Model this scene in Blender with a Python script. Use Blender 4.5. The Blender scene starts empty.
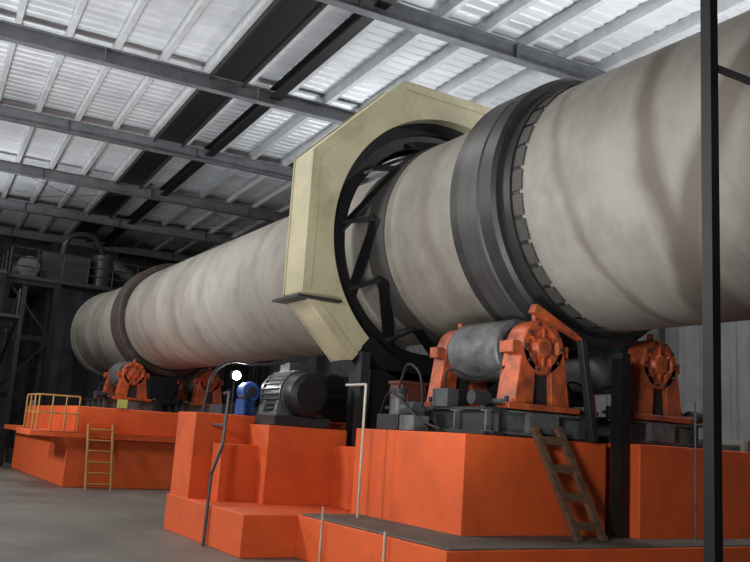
import bpy, bmesh, math, random
from mathutils import Vector, Matrix
random.seed(4)
scene=bpy.context.scene
try:
    scene.view_settings.view_transform='Standard'
except Exception: pass

# ---------- coordinates: a = distance along the kiln (to the left), b = depth, z = height ----------
def P(a,b,z): return Vector((-a,b,z))

# ---------- materials ----------
def mat(name,col,rough=.6,metal=0,col2=None,scale=3,stretch=(1,1,1),bump=0,lo=.35,hi=.65,detail=6,dirt=None,dscale=1.0,dstretch=(1,1,1),damt=.75,rings=None,dlo=.45):
    m=bpy.data.materials.new(name); m.use_nodes=True
    nt=m.node_tree; N=nt.nodes; L=nt.links
    bs=N['Principled BSDF']
    bs.inputs['Roughness'].default_value=rough; bs.inputs['Metallic'].default_value=metal
    if col2 is None:
        col2=tuple(c*.72 for c in col)
    tc=N.new('ShaderNodeTexCoord'); mp=N.new('ShaderNodeMapping'); mp.inputs['Scale'].default_value=stretch
    L.new(tc.outputs['Object'],mp.inputs['Vector'])
    nz=N.new('ShaderNodeTexNoise'); nz.inputs['Scale'].default_value=scale; nz.inputs['Detail'].default_value=detail
    nz.inputs['Roughness'].default_value=.65
    L.new(mp.outputs[0],nz.inputs['Vector'])
    cr=N.new('ShaderNodeValToRGB'); cr.color_ramp.elements[0].position=lo; cr.color_ramp.elements[1].position=hi
    cr.color_ramp.elements[0].color=(*col2,1); cr.color_ramp.elements[1].color=(*col,1)
    L.new(nz.outputs['Fac'],cr.inputs['Fac'])
    out=cr.outputs['Color']
    if dirt:
        m2=N.new('ShaderNodeMapping'); m2.inputs['Scale'].default_value=dstretch; L.new(tc.outputs['Object'],m2.inputs['Vector'])
        n2=N.new('ShaderNodeTexNoise'); n2.inputs['Scale'].default_value=dscale; n2.inputs['Detail'].default_value=8
        n2.inputs['Roughness'].default_value=.7
        L.new(m2.outputs[0],n2.inputs['Vector'])
        r2=N.new('ShaderNodeValToRGB'); r2.color_ramp.elements[0].position=dlo; r2.color_ramp.elements[1].position=.70
        r2.color_ramp.elements[0].color=(0,0,0,1); r2.color_ramp.elements[1].color=(damt,damt,damt,1)
        L.new(n2.outputs['Fac'],r2.inputs['Fac'])
        mx=N.new('ShaderNodeMix'); mx.data_type='RGBA'
        L.new(r2.outputs['Color'],mx.inputs[0]); L.new(out,mx.inputs[6]); mx.inputs[7].default_value=(*dirt,1)
        out=mx.outputs[2]
    if rings:
        sx=N.new('ShaderNodeSeparateXYZ'); L.new(tc.outputs['Object'],sx.inputs[0])
        n3=N.new('ShaderNodeTexNoise'); n3.inputs['Scale'].default_value=.8; n3.inputs['Detail'].default_value=6
        L.new(tc.outputs['Object'],n3.inputs['Vector'])
        def mth(op,a,b=None):
            n=N.new('ShaderNodeMath'); n.operation=op
            for i,v in enumerate((a,b)):
                if v is None: continue
                if isinstance(v,(int,float)): n.inputs[i].default_value=v
                else: L.new(v,n.inputs[i])
            return n.outputs[0]
        for (x0,wd,tilt,stg) in rings:
            u=mth('ADD',sx.outputs[0],-x0); u=mth('ADD',u,mth('MULTIPLY',mth('ADD',sx.outputs[2],-5.0),tilt))
            u=mth('ADD',u,mth('MULTIPLY',mth('ADD',n3.outputs['Fac'],-.5),.5))
            u=mth('ABSOLUTE',u)
            mr=N.new('ShaderNodeMapRange'); mr.interpolation_type='SMOOTHSTEP'
            mr.inputs[1].default_value=0; mr.inputs[2].default_value=wd; mr.inputs[3].default_value=stg; mr.inputs[4].default_value=0
            L.new(u,mr.inputs[0])
            k=mth('MINIMUM',mth('MULTIPLY',mr.outputs[0],mth('ADD',n3.outputs['Fac'],.3)),.85)
            mx=N.new('ShaderNodeMix'); mx.data_type='RGBA'
            L.new(k,mx.inputs[0]); L.new(out,mx.inputs[6]); mx.inputs[7].default_value=(.10,.08,.064,1); out=mx.outputs[2]
    L.new(out,bs.inputs['Base Color'])
    if bump:
        b=N.new('ShaderNodeBump'); b.inputs['Strength'].default_value=bump; b.inputs['Distance'].default_value=.03
        L.new(nz.outputs['Fac'],b.inputs['Height']); L.new(b.outputs[0],bs.inputs['Normal'])
    return m
def emis(name,col,s):
    m=bpy.data.materials.new(name); m.use_nodes=True
    bs=m.node_tree.nodes['Principled BSDF']; bs.inputs['Emission Color'].default_value=(*col,1); bs.inputs['Emission Strength'].default_value=s
    return m

M_shell=mat('kiln_shell_steel',(.272,.255,.225),.62,0,(.22,.203,.176),2.2,(1,.8,.8),0,.3,.7,10,dirt=(.130,.115,.096),dscale=.75,dstretch=(1.2,.6,.7),damt=.85,dlo=.42,
    rings=[(-6.15,.30,.12,1.3),(-5.2,.34,-.65,1.4),(-7.5,.14,.25,.7),(-10.3,.25,.15,.45),(-17,.3,.1,.4),(-22.5,.35,-.1,.45),(-25.5,.3,.1,.4),(-3.6,.3,0,.6)])
M_shelldark=mat('shell_band_dark',(.07,.066,.062),.6,.1)
M_tire=mat('tyre_steel',(.032,.032,.033),.5,.3,(.02,.02,.021),3)
M_tireface=mat('tyre_worn_steel',(.060,.058,.057),.5,.2,(.036,.036,.036),2,(6,1,1))
M_pad=mat('pad_steel',(.065,.060,.053),.65,.1,(.04,.037,.033),4)
M_rust=mat('rusty_steel',(.065,.048,.04),.75,.2,(.034,.026,.024),4)
M_cream=mat('cream_paint',(.46,.415,.27),.5,0,(.38,.34,.215),1.2,dirt=(.22,.19,.115),dscale=.9,damt=.7)
M_orange=mat('orange_paint_concrete',(.70,.108,.018),.65,0,(.57,.08,.013),1.3,(1,1,.6),.1,.3,.7,8,dirt=(.36,.055,.016),dscale=1.3,damt=.6)
M_orangem=mat('orange_machine_paint',(.54,.105,.026),.45,.1,(.30,.06,.022),5,lo=.38,hi=.6,dirt=(.08,.035,.025),dscale=3.5,damt=.8)
M_yellow=mat('yellow_paint',(.36,.18,.04),.55)
M_black=mat('black_steel',(.012,.012,.014),.5,.3)
M_dark=mat('dark_grey_steel',(.035,.037,.04),.55,.4)
M_grey=mat('grey_machine_paint',(.15,.155,.16),.5,.2,(.07,.072,.075),5)
M_motor=mat('motor_grey',(.075,.082,.09),.45,.3)
M_blue=mat('blue_paint',(.02,.09,.38),.45)
M_green=mat('green_paint',(.04,.13,.07),.5)
M_white=mat('white_pipe_paint',(.50,.47,.40),.5)
M_wood=mat('rusty_ladder_steel',(.15,.075,.04),.8,0,(.06,.035,.024),5,(1,1,3))
M_floor=mat('concrete_floor',(.165,.158,.14),.5,0,(.095,.092,.082),.8,(1,1,1),.1,.3,.7,9,dirt=(.055,.052,.046),dscale=.35)
M_conc=mat('grey_concrete',(.11,.105,.09),.7,0,(.06,.057,.05),2)
M_roof=mat('roof_sheet_zinc',(.62,.63,.65),.5,.15,(.46,.47,.49),.9,(1,.3,1))
M_purlin=mat('galvanised_purlin',(.56,.57,.58),.45,.2,(.43,.44,.45),2)
M_raft=mat('rafter_grey_steel',(.19,.195,.205),.5,.3,(.12,.125,.135),2)
M_wall=mat('wall_sheet_grey',(.38,.39,.41),.6,0,(.28,.29,.31),1)
M_walld=mat('wall_sheet_dark',(.05,.052,.056),.7)
M_clad=mat('dark_cladding',(.036,.037,.047),.6)
M_lamp=emis('lamp_glow',(1,.97,.9),150)
M_sign=mat('sign_yellow',(.5,.5,.12),.5)
M_red=mat('red_oxide',(.15,.04,.028),.6)

class MB:
    def __init__(s): s.bm=bmesh.new(); s.mats=[]
    def mi(s,m):
        if m not in s.mats: s.mats.append(m)
        return s.mats.index(m)
    def _f(s,vs,m):
        try:
            f=s.bm.faces.new(vs); f.material_index=s.mi(m); return f
        except ValueError: return None
    def hexa(s,c,m):
        v=[s.bm.verts.new(p) for p in c]
        for q in ((0,3,2,1),(4,5,6,7),(0,1,5,4),(1,2,6,5),(2,3,7,6),(3,0,4,7)): s._f([v[i] for i in q],m)
    def box(s,a0,a1,b0,b1,z0,z1,m):
        s.hexa([P(a1,b0,z0),P(a0,b0,z0),P(a0,b1,z0),P(a1,b1,z0),P(a1,b0,z1),P(a0,b0,z1),P(a0,b1,z1),P(a1,b1,z1)],m)
    def frame(s,p,q,up=Vector((0,0,1))):
        d=(q-p).normalized()
        if abs(d.dot(up))>.98: up=Vector((1,0,0))
        x=d.cross(up).normalized(); y=x.cross(d).normalized(); return d,x,y
    def beam(s,p,q,w,h,m,up=Vector((0,0,1))):
        d,x,y=s.frame(p,q,up); x=x*w/2; y=y*h/2
        s.hexa([p-x-y,p+x-y,p+x+y,p-x+y,q-x-y,q+x-y,q+x+y,q-x+y],m)
    def ibeam(s,p,q,w,h,m,t=.02,up=Vector((0,0,1))):
        d,x,y=s.frame(p,q,up)
        s.beam(p,q,t,h-2*t,m,up)
        for k in(-1,1):
            o=y*(h/2-t/2)*k; s.beam(p+o,q+o,w,t,m,up)
    def tube(s,p,q,r,m,n=12,r2=None,caps=True):
        r2=r if r2 is None else r2
        d,x,y=s.frame(p,q)
        A=[];B=[]
        for i in range(n):
            t=2*math.pi*i/n; o=x*math.cos(t)+y*math.sin(t)
            A.append(s.bm.verts.new(p+o*r)); B.append(s.bm.verts.new(q+o*r2))
        for i in range(n): s._f([A[i],A[(i+1)%n],B[(i+1)%n],B[i]],m)
        if caps: s._f(A[::-1],m); s._f(B,m)
    def path(s,pts,r,m,n=10):
        for i in range(len(pts)-1): s.tube(pts[i],pts[i+1],r,m,n)
    def curve(s,pts,r,m,n=8,k=8):
        out=[]; Q=[pts[0]]+list(pts)+[pts[-1]]
        for i in range(1,len(Q)-2):
            for j in range(k):
                t=j/k; p0,p1,p2,p3=Q[i-1],Q[i],Q[i+1],Q[i+2]
                out.append(.5*((2*p1)+(p2-p0)*t+(2*p0-5*p1+4*p2-p3)*t*t+(3*p1-p0-3*p2+p3)*t**3))
        out.append(pts[-1]); s.path(out,r,m,n)
    def lathe(s,prof,cb,cz,m,n=96,t0=0,t1=2*math.pi):
        full=abs(t1-t0-2*math.pi)<1e-6; rows=[]
        cnt=n if full else n+1
        for i in range(cnt):
            t=t0+(t1-t0)*i/n
            rows.append([s.bm.verts.new(P(a,cb+r*math.cos(t),cz+r*math.sin(t))) for a,r in prof])
        for i in range(n):
            A=rows[i];B=rows[(i+1)%cnt]
            for j in range(len(prof)-1): s._f([A[j],A[j+1],B[j+1],B[j]],m)
    def rail(s,pts,h,m,r=.025,step=1.2,levels=(1,.5)):
        for i in range(len(pts)-1):
            p,q=pts[i],pts[i+1]; L=(q-p).length; k=max(1,round(L/step))
            for j in range(k+1):
                c=p.lerp(q,j/k); s.tube(c,c+Vector((0,0,h)),r,m,8)
            for l in levels: s.tube(p+Vector((0,0,h*l)),q+Vector((0,0,h*l)),r,m,8)
    def ladder(s,p,q,w,side,m,n=7,r=.03,box=False):
        o=side.normalized()*w/2
        for k in(-1,1):
            if box: s.beam(p+o*k,q+o*k,.07,.09,m,up=side)
            else: s.tube(p+o*k,q+o*k,r,m,8)
        for j in range(n):
            c=p.lerp(q,(j+.5)/n)
            if box: s.beam(c-o*1.15,c+o*1.15,.05,.10,m)
            else: s.tube(c-o,c+o,r*.7,m,8)
    def done(s,name,parent=None,bevel=0,smooth=30,M=None):
        bmesh.ops.remove_doubles(s.bm,verts=s.bm.verts,dist=1e-5)
        bmesh.ops.recalc_face_normals(s.bm,faces=s.bm.faces)
        me=bpy.data.meshes.new(name); s.bm.to_mesh(me); s.bm.free()
        for m in s.mats: me.materials.append(m)
        o=bpy.data.objects.new(name,me); scene.collection.objects.link(o)
        for p in me.polygons: p.use_smooth=True
        me.set_sharp_from_angle(angle=math.radians(smooth))
        if bevel:
            b=o.modifiers.new('bevel','BEVEL'); b.width=bevel; b.segments=2; b.limit_method='ANGLE'
        if parent: o.parent=parent
        if M is not None: o.matrix_world=M
        return o
def empty(name):
    e=bpy.data.objects.new(name,None); scene.collection.objects.link(e); e.empty_display_size=.3; return e

KB,KZ=8.8,5.08; R=1.77; RL=1.66
# =============== ROOM ===============
f=MB(); f.box(-14,47,-16,17.7,-.2,0,M_floor); f.done('floor')
def sheetwall(name,a0,a1,b0,b1,z0,z1,m,axis,pitch=.5,d=.06):
    w=MB()
    w.box(a0,a1,b0,b1,z0,z1,m)
    if axis=='a':
        n=int((a1-a0)/pitch)
        for i in range(n): 
            a=a0+i*pitch; w.box(a,a+.12,b0-d,b0,z0,z1,m)
    else:
        n=int((b1-b0)/pitch)
        for i in range(n):
            b=b0+i*pitch; w.box(a0-d,a0,b,b+.12,z0,z1,m)
    return w.done(name)
sheetwall('wall_back',-14,47,17.5,17.7,0,11.2,M_wall,'a')
sheetwall('wall_far',46.8,47,-16,17.5,0,11.2,M_walld,'b')

piv=P(18,8,0); MR=Matrix.Translation(piv)@Matrix.Rotation(math.radians(-3.6),4,'Z')@Matrix.Translation(-piv)
CZ=1.65
r=MB(); zs=CZ+9.35; pitch=.34
prof=[]; x=-16
while x<50:
    prof+= [(x,zs),(x+.20,zs),(x+.235,zs+.028),(x+.305,zs+.028)]; x+=pitch
va=[r.bm.verts.new(P(a,-17,z)) for a,z in prof]; vb=[r.bm.verts.new(P(a,19.5,z)) for a,z in prof]
for i in range(len(prof)-1): r._f([va[i],va[i+1],vb[i+1],vb[i]],M_roof)
r.done('ceiling',M=MR,smooth=10)
pu=MB(); b=-16.5
while b<19:
    z=CZ+9.2
    pu.box(-16,50,b,b+.012,z-.14,z+.14,M_purlin)
    pu.box(-16,50,b,b+.13,z-.145,z-.13,M_purlin)
    pu.box(-16,50,b,b+.13,z+.13,z+.145,M_purlin)
    b+=1.15
pu.done('roof_purlins',M=MR)
for i,a in enumerate([2.3,8.3,14.3,20.3,26.3,32.3,38.3,44.3]):
    g=MB(); g.ibeam(P(a,-16.5,CZ+8.85),P(a,19,CZ+8.85),.24,.40,M_raft,.03)
    for bb in (-8,-4,0,4,8,12,16):
        g.box(a-.13,a+.13,bb-.01,bb+.01,CZ+8.66,CZ+9.04,M_raft)
    g.done('roof_rafter' if i==0 else 'roof_rafter.%03d'%i,M=MR)
g=MB(); g.box(-16,50,6.65,7.6,CZ+9.05,CZ+9.17,M_black); g.box(-16,50,6.65,6.7,CZ+8.95,CZ+9.2,M_dark); g.box(-16,50,7.55,7.6,CZ+8.95,CZ+9.2,M_dark)
g.done('roof_cable_tray',M=MR)
g=MB(); g.ibeam(P(-16,8.5,CZ+9.0),P(50,8.5,CZ+9.0),.28,.3,M_black,.03); g.done('roof_tie_girder',M=MR)
g=MB()
for a0,a1 in ((32.3,38.3),):
    for b0 in (2.5,9.5):
        g.tube(P(a0,b0,CZ+8.95),P(a1,b0+6,CZ+8.95),.010,M_dark,6); g.tube(P(a1,b0,CZ+8.95),P(a0,b0+6,CZ+8.95),.010,M_dark,6)
g.done('roof_bracing_rods',M=MR)

# =============== KILN ===============
K=empty('rotary_kiln')
s=MB()
prof=[(-6,R-.03),(-6,R)]
for a in (-2,1,4,7,9.65,11.3):
    prof+=[(a-.03,R),(a-.012,R+.005),(a+.012,R+.005),(a+.03,R)]
prof+=[(12.2,R),(12.9,RL)]
for a in (14.6,17.8,21,24,27,30,32.5):
    prof+=[(a-.03,RL),(a-.012,RL+.005),(a+.012,RL+.005),(a+.03,RL)]
prof+=[(34.2,RL),(34.2,RL+.07),(34.6,RL+.09),(34.6,RL-.12),(34.3,RL-.12),(34.3,RL-.7),(34.0,RL-.7)]
s.lathe(prof,KB,KZ,M_shell,128); s.done('shell',K)
def tyre(a0,a1,ro,m1,m2,name,R=R):
    t=MB()
    t.lathe([(a0,R+.03),(a0,ro-.05),(a0+.05,ro),(a0+.30,ro)],KB,KZ,m1,128)
    t.lathe([(a0+.30,ro),(a0+.33,ro-.02),(a0+.36,ro),(a1-.24,ro+.0),(a1-.22,ro)],KB,KZ,m2,128)
    t.lathe([(a1-.22,ro),(a1-.05,ro),(a1,ro-.05),(a1,R+.03)],KB,KZ,m1,128)
    return t.done(name,K)
tyre(8.5,9.5,1.97,M_tire,M_tireface,'tyre_near')
tyre(27.2,28.2,1.87,M_rust,M_rust,'tyre_far',RL)
pd=MB()
pd.lathe([(8.34,R),(8.34,R+.05),(8.5,R+.07)],KB,KZ,M_tire,128)
pd.lathe([(9.5,R+.05),(9.62,R+.03),(9.62,R)],KB,KZ,M_tire,128)
pd.lathe([(8.20,R),(8.20,R+.012),(8.34,R+.012)],KB,KZ,M_tire,128)
n=34
for i in range(n):
    t=2*math.pi*i/n; w=2*math.pi/n*.42
    pd.lathe([(8.14,R),(8.14,R+.025),(8.31,R+.03),(8.31,R)],KB,KZ,M_pad,4,t-w,t+w)
pd.done('tyre_retaining_pads',K)
bd=MB(); bd.lathe([(11.5,R),(11.5,R+.02),(12.02,R+.02),(12.02,R)],KB,KZ,M_shelldark,128); bd.done('gear_mount_band',K)
gg=MB(); nt=92; ro,ri=2.25,1.97; rows=[]
for i in range(nt*4):
    t=2*math.pi*i/(nt*4); rr=ro if i%4 in(0,1) else ro-.09
    rows.append([gg.bm.verts.new(P(a,KB+q*math.cos(t),KZ+q*math.sin(t))) for a,q in ((12.45,ri),(12.45,rr),(12.7,rr),(12.7,ri))])
for i in range(len(rows)):
    A=rows[i];B=rows[(i+1)%len(rows)]
    for j in range(4): gg._f([A[j],A[(j+1)%4],B[(j+1)%4],B[j]],M_black)
for i in range(11):
    t=2*math.pi*i/11+.2; t2=t+.62
    p=P(11.7,KB+(R+.03)*math.cos(t),KZ+(R+.03)*math.sin(t)); q=P(12.5,KB+2.02*math.cos(t2),KZ+2.02*math.sin(t2))
    rad=Vector((0,math.cos((t+t2)/2),math.sin((t+t2)/2)))
    gg.beam(p,q,.24,.05,M_black,up=rad)
    gg.beam(P(11.75,KB+(R+.04)*math.cos(t),KZ+(R+.04)*math.sin(t)),P(12.45,KB+2.02*math.cos(t),KZ+2.02*math.sin(t)),.07,.07,M_dark,up=rad)
gg.done('girth_gear',K,smooth=20)

H=empty('girth_gear_guard')
h=MB(); Ro=2.86; rin=2.38; A0,A1=12.1,12.8
def octr(deg,ap=Ro):
    x=((deg+22.5)%45)-22.5; return ap/math.cos(math.radians(x))
st=2.25; N=int(round(276.75/st)); rows=[]
for i in range(N+1):
    d=-47.25+i*st; t=math.radians(d); c_,s_=math.cos(t),math.sin(t)
    def q(a,r): return h.bm.verts.new(P(a,KB+r*c_,KZ+r*s_))
    ro_=octr(d)
    rows.append([q(A0+.25,rin),q(A0,rin),q(A0,ro_-.14),q(A0-.03,ro_-.14),q(A0-.03,ro_+.02),q(A0+.03,ro_+.02),q(A0+.03,ro_),q(A1-.03,ro_),q(A1-.03,ro_+.02),q(A1,ro_+.02),q(A1,rin),q(A1-.12,rin)])
for i in range(N):
    for j in range(11): h._f([rows[i][j],rows[i][j+1],rows[i+1][j+1],rows[i+1][j]],M_cream)
for k in (0,-1):
    v=rows[k]; h._f([h.bm.verts.new(x.co) for x in (v[1],v[2],v[7],v[10])],M_cream)
h.done('octagonal_casing',H,smooth=20)
h=MB()
h.box(11.95,12.95,5.8,6.6,KZ-1.30,KZ-1.26,M_dark)
t=math.radians(67.5); h.beam(P(12.06,KB+2.3*math.cos(t),KZ+2.3*math.sin(t)),P(12.06,KB+3.2*math.cos(t),KZ+3.2*math.sin(t)),.12,.16,M_cream)
h.lathe([(12.35,2.39),(12.42,2.17),(12.44,2.39)],KB,KZ,M_black,96)
h.lathe([(12.74,2.4),(12.74,1.88),(12.78,1.88),(12.78,2.4)],KB,KZ,M_black,96)
h.box(12.1,12.8,7.3,10.6,.585,2.78,M_black)
h.lathe([(12.1,2.3),(12.1,2.6),(12.8,2.6),(12.8,2.3),(12.1,2.3)],KB,KZ,M_black,40,math.radians(229),math.radians(314))
h.beam(P(12.0,7.1,.585),P(12.0,7.1,KZ-2.05),.16,.16,M_dark)
h.done('lower_casing',H)

# =============== FOUNDATIONS ===============
e=MB()
e.box(10.7,13.85,4.65,12.5,0,.56,M_orange)
e.box(7.3,10.7,5.45,12.5,0,.56,M_orange)
e.box(13.0,13.85,4.7,10,.55,1.88,M_orange)
e.box(12.55,13.0,5.0,5.7,.55,1.42,M_orange)
e.box(12.2,13.0,5.6,7.0,.55,1.75,M_orange)
e.box(11.0,12.2,6.75,7.15,.55,1.5,M_orange)
e.box(8.3,10.9,6.40,8.80,.55,1.78,M_orange)
e.box(7.9,10.9,9.0,12.2,.55,1.80,M_orange)
e.box(7.32,10.68,5.5,12.45,.56,.585,M_conc)
e.done('kiln_foundation',bevel=.02)
e=MB()
e.box(22,29.5,4.75,12.5,0,1.2,M_orange)
e.box(21.8,29.7,4.4,12.7,1.2,1.34,M_orange)
e.box(21.8,23.6,3.8,4.4,1.2,1.34,M_orange)
e.box(22.4,29.3,4.95,12,1.34,1.98,M_orange)
e.done('kiln_foundation.001',bevel=.02)

def station(name,am,top,side,R2=1.97,ang=28,big=1):
    S=empty(name); rr=.42; d=R2+rr+.01; ang=math.radians(ang)
    cb=KB+side*d*math.sin(ang); cz=KZ-d*math.cos(ang)
    m=MB()
    m.lathe([(am-.45,0.001),(am-.45,.14),(am-.42,.14),(am-.42,.30),(am-.47,.32),(am-.47,rr-.02),(am-.45,rr),(am+.6,rr),(am+.62,rr-.02),(am+.62,.32),(am+.57,.30),(am+.57,.001)],cb,cz,M_grey,48)
    m.tube(P(am-.95,cb,cz),P(am+1.1,cb,cz),.12,M_motor,20)
    m.done('roller',S)
    m=MB()
    for a0,a1 in ((am-.95,am-.58),(am+.72,am+1.0)):
        m.lathe([(a0-.03,.001),(a0-.03,.12),(a0,.14),(a0+.04,.16),(a0+.04,.24),(a0+.0,.26),(a0,.35),(a0+.07,.37),(a1-.05,.37),(a1,.30),(a1,.001)],cb,cz,M_orangem,40)
        for i in range(10):
            t=2*math.pi*i/10; y,z=cb+.31*math.cos(t),cz+.31*math.sin(t)
            m.tube(P(a0-.03,y,z),P(a0+.01,y,z),.026,M_dark,6)
        for i in range(6):
            t=2*math.pi*(i+.5)/6
            m.beam(P(a0+.015,cb+.13*math.cos(t),cz+.13*math.sin(t)),P(a0+.015,cb+.26*math.cos(t),cz+.26*math.sin(t)),.04,.05,M_orangem)
        zb=top+.40
        for k in (-1,1):
            m.hexa([P(a1,cb+k*.16,zb),P(a0,cb+k*.16,zb),P(a0,cb+k*.48,zb),P(a1,cb+k*.48,zb),P(a1,cb+k*.12,cz-.12),P(a0,cb+k*.12,cz-.12),P(a0,cb+k*.36,cz-.02),P(a1,cb+k*.36,cz-.02)],M_orangem)
            m.tube(P(a0+.08,cb+k*.54,zb),P(a0+.08,cb+k*.54,zb+.1),.035,M_dark,6)
            m.box(a0+.05,a1-.05,cb+k*.42-.07,cb+k*.42+.07,cz-.1,cz+.06,M_orangem)
        m.box(a0+.08,a1-.04,cb-.3,cb+.3,zb,cz-.1,M_dark)
        m.box(a0-.06,a1+.06,cb-.62,cb+.62,zb-.06,zb+.02,M_orangem)
        m.tube(P((a0+a1)/2,cb,cz+.35),P((a0+a1)/2,cb,cz+.46),.05,M_orangem,12)
    m.done('bearing_housings',S,bevel=.01)
    m=MB()
    for bb in (cb-.75,cb+.75):
        m.ibeam(P(am-1.0,bb,top+.17),P(am+1.5,bb,top+.17),.22,.34,M_dark,.035)
    for aa in (am-.85,am-.2,am+.5,am+1.2):
        m.ibeam(P(aa,cb-.85,top+.17),P(aa,cb+.85,top+.17),.2,.3,M_grey,.03)
    m.box(am-.95,am+1.5,cb-.95,cb+.95,top,top+.04,M_dark)
    m.box(am-1.0,am-.9,cb-.25,cb+.25,top+.05,top+.3,M_grey)
    m.tube(P(am-.8,cb+side*.8,top+.45),P(am-.8,cb+side*1.05,top+.45),.09,M_dark,12)
    for bb in (cb-.72,cb+.72):
        m.tube(P(am-1.0,bb,top+.42),P(am-.55,bb,top+.42),.03,M_grey,8); m.box(am-.75,am-.65,bb-.06,bb+.06,top+.34,top+.5,M_dark)
    m.box(am-.1,am+.25,cb-.9,cb-.72,top+.34,top+.58,M_motor)
    m.curve([P(am+.1,cb-.8,top+.58),P(am+.1,cb-.75,top+.85),P(am-.3,cb-.6,top+.75),P(am-.65,cb-.4,top+.9)],.015,M_black)
    m.done('base_frame',S)
    return cb,cz
cb,cz=station('trunnion_roller_station',9.3,1.79,-1)
station('trunnion_roller_station.001',9.3,1.81,1)
station('trunnion_roller_station.002',27.7,1.99,-1,1.87,33)
station('trunnion_roller_station.003',27.7,1.99,1,1.87,33)

m=MB()
m.hexa([P(8.32,7.35,3.38),P(8.2,7.35,3.38),P(8.2,8.3,3.08),P(8.32,8.3,3.08),P(8.32,7.4,3.50),P(8.2,7.4,3.50),P(8.2,8.1,3.2),P(8.32,8.1,3.2)],M_orangem)
m.beam(P(8.25,8.25,3.12),P(8.25,8.5,1.79),.10,.10,M_dark)
m.done('roller_scraper_bracket',bevel=.01)
m=MB()
m.box(9.95,10.5,6.5,6.8,1.79,2.0,M_dark); m.tube(P(10.2,6.65,2.0),P(10.2,6.65,2.30),.11,M_grey,16); m.tube(P(10.2,6.65,2.30),P(10.2,6.65,2.37),.14,M_dark,16)
m.lathe([(9.6,.001),(9.6,.10),(9.9,.10),(9.9,.001)],6.58,2.08,M_motor,20)
m.box(9.5,9.85,6.46,6.7,1.79,1.99,M_grey)
m.curve([P(10.2,6.65,2.37),P(10.0,6.64,2.7),P(9.7,6.66,2.55),P(9.6,6.66,2.1)],.02,M_black)
m.curve([P(10.5,6.55,2.0),P(10.1,6.46,2.3),P(9.4,6.46,1.95),P(8.9,6.46,1.82)],.018,M_black)
m.done('lubrication_pump',bevel=.008)
m=MB(); m.box(10.95,11.3,7.2,7.65,1.5,2.5,M_red); m.box(10.93,11.32,7.17,7.68,2.5,2.55,M_red); m.box(10.92,10.95,7.28,7.57,1.8,2.4,M_red)
m.box(10.95,12.05,7.2,8.2,.585,1.5,M_black); m.done('pinion_bearing_box',bevel=.01)

# =============== DRIVE MOTOR ===============
D=empty('drive_motor'); mb,mz=6.2,2.26
m=MB(); ra=.36
m.lathe([(12.0,.001),(12.0,.26),(12.07,.34),(12.3,.36),(12.3,.36)],mb,mz,M_black,40)
m.lathe([(12.3,.36),(12.36,.36),(12.36,.39),(12.4,.39),(12.4,ra),(13.05,ra),(13.05,.39),(13.12,.39),(13.17,.3),(13.2,.12),(13.2,.001)],mb,mz,M_motor,40)
m.tube(P(13.15,mb,mz),P(13.28,mb,mz),.07,M_grey,16)
for i in range(30):
    t=2*math.pi*i/30
    m.beam(P(12.42,mb+(ra+.02)*math.cos(t),mz+(ra+.02)*math.sin(t)),P(13.03,mb+(ra+.02)*math.cos(t),mz+(ra+.02)*math.sin(t)),.014,.05,M_grey,up=Vector((0,math.cos(t),math.sin(t))))
m.done('motor_body',D)
m=MB()
m.box(12.6,12.95,mb-.14,mb+.14,mz+.36,mz+.52,M_motor); m.box(12.35,13.15,mb-.42,mb-.22,1.90,1.96,M_grey); m.box(12.35,13.15,mb+.22,mb+.42,1.90,1.96,M_grey)
for a in (12.5,13.0):
    for k in (-1,1): m.hexa([P(a+.04,mb+k*.40,1.94),P(a-.04,mb+k*.40,1.94),P(a-.04,mb+k*.22,1.94),P(a+.04,mb+k*.22,1.94),P(a+.04,mb+k*.33,mz),P(a-.04,mb+k*.33,mz),P(a-.04,mb+k*.22,mz),P(a+.04,mb+k*.22,mz)],M_grey)
m.box(12.25,12.98,mb-.5,mb+.5,1.755,1.91,M_dark)
m.done('motor_feet_and_base',D,bevel=.008)
m=MB()
m.box(13.3,13.5,5.55,5.8,1.89,2.15,M_blue); m.lathe([(13.27,.001),(13.27,.15),(13.32,.17),(13.5,.17),(13.55,.12),(13.55,.001)],5.72,2.28,M_blue,28)
m.lathe([(13.23,.001),(13.23,.09),(13.27,.09)],5.72,2.28,M_dark,20)
m.tube(P(13.15,5.55,1.89),P(13.15,5.55,2.15),.05,M_blue,14); m.tube(P(13.15,5.55,2.15),P(13.15,5.55,2.2),.08,M_dark,14)
m.done('auxiliary_pump',bevel=.01)
m=MB()
m.box(13.3,13.95,6.4,8.0,1.89,2.7,M_dark); m.lathe([(13.29,.001),(13.29,.3),(13.35,.34),(13.35,.001)],7.3,2.4,M_black,28); m.box(13.25,14.0,6.35,8.05,2.3,2.36,M_dark)
m.done('main_gearbox',bevel=.02)
m=MB()
m.curve([P(13.5,5.0,1.9),P(13.5,5.1,2.5),P(13.4,5.35,2.75),P(13.0,5.7,2.72),P(12.8,6.1,2.79)],.025,M_black)
m.done('motor_cable')
m=MB(); m.lathe([(13.64,.001),(13.64,.075)],5.58,2.55,M_lamp,20); m.lathe([(13.635,.075),(13.635,.095),(13.72,.095),(13.8,.04),(13.8,.001)],5.58,2.55,M_black,20); m.tube(P(13.72,5.58,2.46),P(13.72,5.58,1.89),.015,M_black,8); m.done('flood_lamp')

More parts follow.
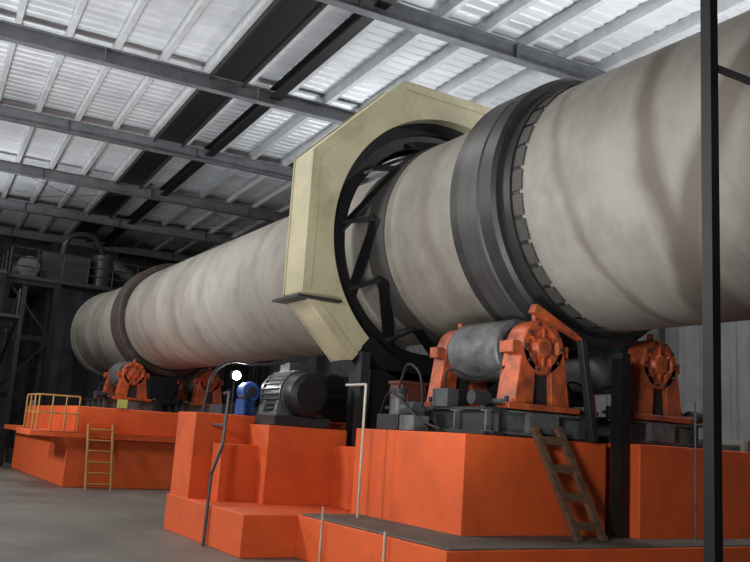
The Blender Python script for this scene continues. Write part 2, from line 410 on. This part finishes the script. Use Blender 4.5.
m=MB(); m.path([P(12.2,4.9,2.2),P(12.15,4.85,1.4),P(11.9,4.62,1.0),P(11.9,4.6,0)],.025,M_motor); m.tube(P(12.2,4.9,2.2),P(12.9,5.1,2.2),.025,M_motor,8); m.tube(P(12.17,4.87,1.7),P(12.9,4.95,1.7),.02,M_motor,8)
m.done('drain_pipe')
m=MB(); m.path([P(10.75,6.1,2.38),P(10.2,6.1,2.38),P(10.2,6.1,.585)],.018,M_white); m.done('white_pipe')
m=MB(); m.tube(P(9.9,5.4,0),P(9.9,5.4,.75),.014,M_white,8); m.tube(P(8.4,5.4,0),P(8.4,5.4,.62),.014,M_white,8); m.done('pipe_stubs')

m=MB(); m.ladder(P(7.75,7.98,.585),P(8.2,7.60,1.93),.42,Vector((0,1,0)),M_wood,4,box=True); m.done('leaning_ladder')
m=MB(); m.box(4.39,4.49,5.84,5.94,0,CZ+9.0,M_black); m.box(4.25,4.65,5.7,6.1,0,.03,M_black)
m.beam(P(4.45,5.95,5.0),P(3.6,6.6,4.4),.05,.05,M_black); m.done('steel_post')
m=MB(); m.box(8.05,8.25,8.82,8.97,.585,3.0,M_black); m.done('support_post')
m=MB(); m.tube(P(7.5,9.6,.585),P(7.5,9.6,2.4),.014,M_grey,8); m.tube(P(7.5,11.0,.585),P(7.5,11.0,2.6),.014,M_grey,8); m.done('thin_pipes')

# =============== FAR LEFT ===============
m=MB()
m.rail([P(21.85,3.95,1.34),P(21.85,4.9,1.34)],.85,M_yellow,.02,.32); m.rail([P(21.85,3.95,1.34),P(23.5,3.95,1.34)],.85,M_yellow,.02,.6)
m.done('yellow_railing')
m=MB(); m.ladder(P(21.3,5.45,0),P(21.78,5.45,1.55),.6,Vector((0,1,0)),M_yellow,6,.035); m.done('yellow_ladder')
m=MB(); m.box(22.33,22.38,5.95,6.2,2.0,2.22,M_sign); m.tube(P(22.42,6.1,1.98),P(22.42,6.1,2.1),.02,M_dark,6); m.done('warning_sign')
T=empty('feed_end_tower')
m=MB(); m.box(37,42,6.7,14.5,0,7.0,M_clad)
for i in range(14): 
    b=6.7+i*.56; m.box(36.97,37,b,b+.05,0,7,M_clad)
m.done('cladding',T)
m=MB(); m.box(35.8,42.5,4.6,15,7.0,7.15,M_dark)
for a in (36,39,42):
    for b in (4.7,6.6): m.box(a-.12,a+.12,b-.12,b+.12,0,7.0,M_black)
for z in (2.4,4.7,6.9):
    m.beam(P(36,4.7,z),P(36,6.6,z),.15,.2,M_black); m.beam(P(36,4.7,z),P(42,4.7,z),.15,.2,M_black)
m.beam(P(36,4.7,2.4),P(36,6.6,4.7),.08,.08,M_black); m.beam(P(36,6.6,4.7),P(36,4.7,6.9),.08,.08,M_black); m.beam(P(36,4.7,0),P(36,6.6,2.4),.08,.08,M_black)
m.done('steel_frame',T)
m=MB(); m.rail([P(42.3,4.7,7.15),P(35.9,4.7,7.15),P(35.9,14.8,7.15)],1.1,M_dark,.03,1.0,(1,.66,.33)); m.done('railing',T)
m=MB()
m.box(38,39.5,6.2,8.2,7.15,8.6,M_motor); m.tube(P(38.7,8.9,7.15),P(38.7,8.9,8.9),.5,M_motor,24); m.tube(P(38.7,8.9,8.9),P(38.7,10.5,8.0),.3,M_grey,20)
m.box(37.5,38.8,10.4,11.8,7.15,8.3,M_motor); m.lathe([(37.3,.001),(37.3,.45),(38.6,.45),(38.6,.001)],5.6,7.75,M_grey,24); m.box(37.5,38.4,5.2,6.0,7.15,7.4,M_dark)
m.curve([P(38,7,8.6),P(37.8,7.2,9.4),P(38,8.2,9.6),P(38.6,8.9,8.9)],.12,M_motor)
m.box(40.5,41.5,7,10,7.15,9.6,M_dark)
m.done('fan_and_ducts',T)
m=MB()
def flight(p,q,n,w):
    for k in (0,w): 
        m.beam(p+Vector((0,k,0)),q+Vector((0,k,0)),.05,.25,M_black)
        up=Vector((0,0,1.0)); o=Vector((0,k,0)); m.tube(p+up+o,q+up+o,.03,M_motor,8); m.tube(p+up*.5+o,q+up*.5+o,.02,M_motor,8)
        for j in range(0,n+1,3):
            c=p.lerp(q,j/n)+Vector((0,k,0)); m.tube(c,c+Vector((0,0,1)),.025,M_motor,6)
    for j in range(n):
        c=p.lerp(q,(j+.5)/n); m.box(-c.x-.14,-c.x+.14,c.y,c.y+w,c.z-.02,c.z+.02,M_dark)
flight(P(30.5,2.8,0),P(35,2.8,2.6),12,.9); flight(P(35,3.75,2.6),P(31,3.75,4.9),12,.75); flight(P(31,2.8,4.9),P(35,2.8,7.1),12,.9)
m.box(35,35.75,2.7,4.5,2.5,2.6,M_dark); m.box(30,31,2.7,4.5,4.8,4.9,M_dark); m.box(35,35.75,2.7,4.5,7.0,7.1,M_dark)
for a in (30.1,35.65):
    for b in (2.75,4.5): m.box(a-.07,a+.07,b-.07,b+.07,0,7.2 if a>33 else 5.9,M_black)
m.done('access_stairs')
m=MB(); m.lathe([(31,.001),(31,.4),(32.6,.4),(32.6,.001)],5.6,.9,M_motor,24); m.box(31,33,5.1,6.1,0,.5,M_dark); m.tube(P(32,5.6,1.2),P(32,5.6,2.2),.15,M_grey,14); m.done('blower')
m=MB()
m.box(17,18.4,7.8,9.6,0,1.6,M_dark); m.lathe([(17,.001),(17,.35),(18.2,.35),(18.2,.001)],8.4,2.1,M_green,24); m.box(17.1,18.1,8.0,8.8,1.6,1.8,M_green); m.tube(P(17.5,9.3,1.6),P(17.5,9.3,2.6),.12,M_green,14)
m.box(18.8,19.6,7.4,9,0,2.2,M_clad); m.tube(P(17.2,7.9,1.6),P(17.2,7.9,2.35),.015,M_black,8); m.box(17.15,17.28,7.82,7.98,2.3,2.42,M_black); m.box(17.13,17.15,7.85,7.95,2.33,2.40,M_lamp)
m.done('oil_pump_unit',bevel=.008)
m=MB()
for i,a in enumerate((10.5,11.6,12.7)):
    m.box(a,a+1.0,16.4,17.3,0,2.1,M_white if i==1 else M_grey); m.box(a+.06,a+.94,16.37,16.4,.15,2.0,M_grey)
m.done('electrical_cabinets',bevel=.01)
m=MB()
for a in (2.5,8.5,14.5,20.5,26.5,32.5,38.5): m.ibeam(P(a,17.1,0),P(a,17.1,10.3),.3,.3,M_raft,.03,up=Vector((0,1,0)))
m.done('wall_columns')

# =============== LIGHTS ===============
def area(name,loc,tgt,size,power,col=(1,.98,.95),spread=180):
    l=bpy.data.lights.new(name,'AREA'); l.energy=power; l.color=col; l.size=size; l.spread=math.radians(spread)
    o=bpy.data.objects.new(name,l); scene.collection.objects.link(o); o.location=loc
    o.rotation_euler=(tgt-loc).to_track_quat('-Z','Y').to_euler(); return o
area('fill_light',P(17,-8,8.5),P(13,9,4),2,1300)  # unseen fill added to brighten the kiln from the near side
area('fill_light.001',P(27,-8,8),P(26,9,4.5),2,800)  # second added fill, for the far half of the kiln
area('fill_light.007',P(1,-5,4.5),P(10,8,1.0),2,210,(1,.97,.92),80)  # unseen fill added for the end faces of the orange blocks
area('fill_light.002',P(5,3,.8),P(11,6,11),2.0,240,(.93,.97,1),105)  # upward fill added to lift the ceiling
area('fill_light.005',P(19,0,.8),P(22,4,11),2.5,540,(.93,.97,1),120)  # another added upward fill, for the ceiling further left
area('overhead_fill',P(14,4.5,10.2),P(14,4.5,0),.8,150)  # unseen downward fills added under the roof, four in all
area('overhead_fill.001',P(22,3.5,10.2),P(22,3.5,0),.8,240)
area('overhead_fill.002',P(8,13,10.0),P(8,13,0),.8,280)
area('overhead_fill.003',P(32,2,10.2),P(32,2,0),.8,180)
area('fill_light.003',P(20,13,4),P(20,12,11),2,300,(.95,.98,1),120)  # upward fills added behind the kiln to brighten the roof
area('fill_light.004',P(10,13,4),P(10,12,11),2,400,(.95,.98,1),120)
area('fill_light.006',P(33,1,5),P(34,4,11),1.5,240,(.95,.98,1),120)  # upward fill added to brighten the far-left corner
w=bpy.data.worlds.new('World'); scene.world=w; w.use_nodes=True
w.node_tree.nodes['Background'].inputs[0].default_value=(.85,.9,1,1); w.node_tree.nodes['Background'].inputs[1].default_value=.085

# =============== CAMERA ===============
cd=bpy.data.cameras.new('camera'); co=bpy.data.objects.new('camera',cd); scene.collection.objects.link(co)
cd.sensor_width=36; cd.lens=40.8; cd.clip_end=300
rt=Vector((.5244,.8491,.0637)); up=Vector((.1219,-.1491,.9813)); bk=Vector((.8427,-.5068,-.1817))
m4=Matrix((( rt.x,up.x,bk.x,0),(rt.y,up.y,bk.y,0),(rt.z,up.z,bk.z,CZ),(0,0,0,1)))
co.matrix_world=m4; scene.camera=co
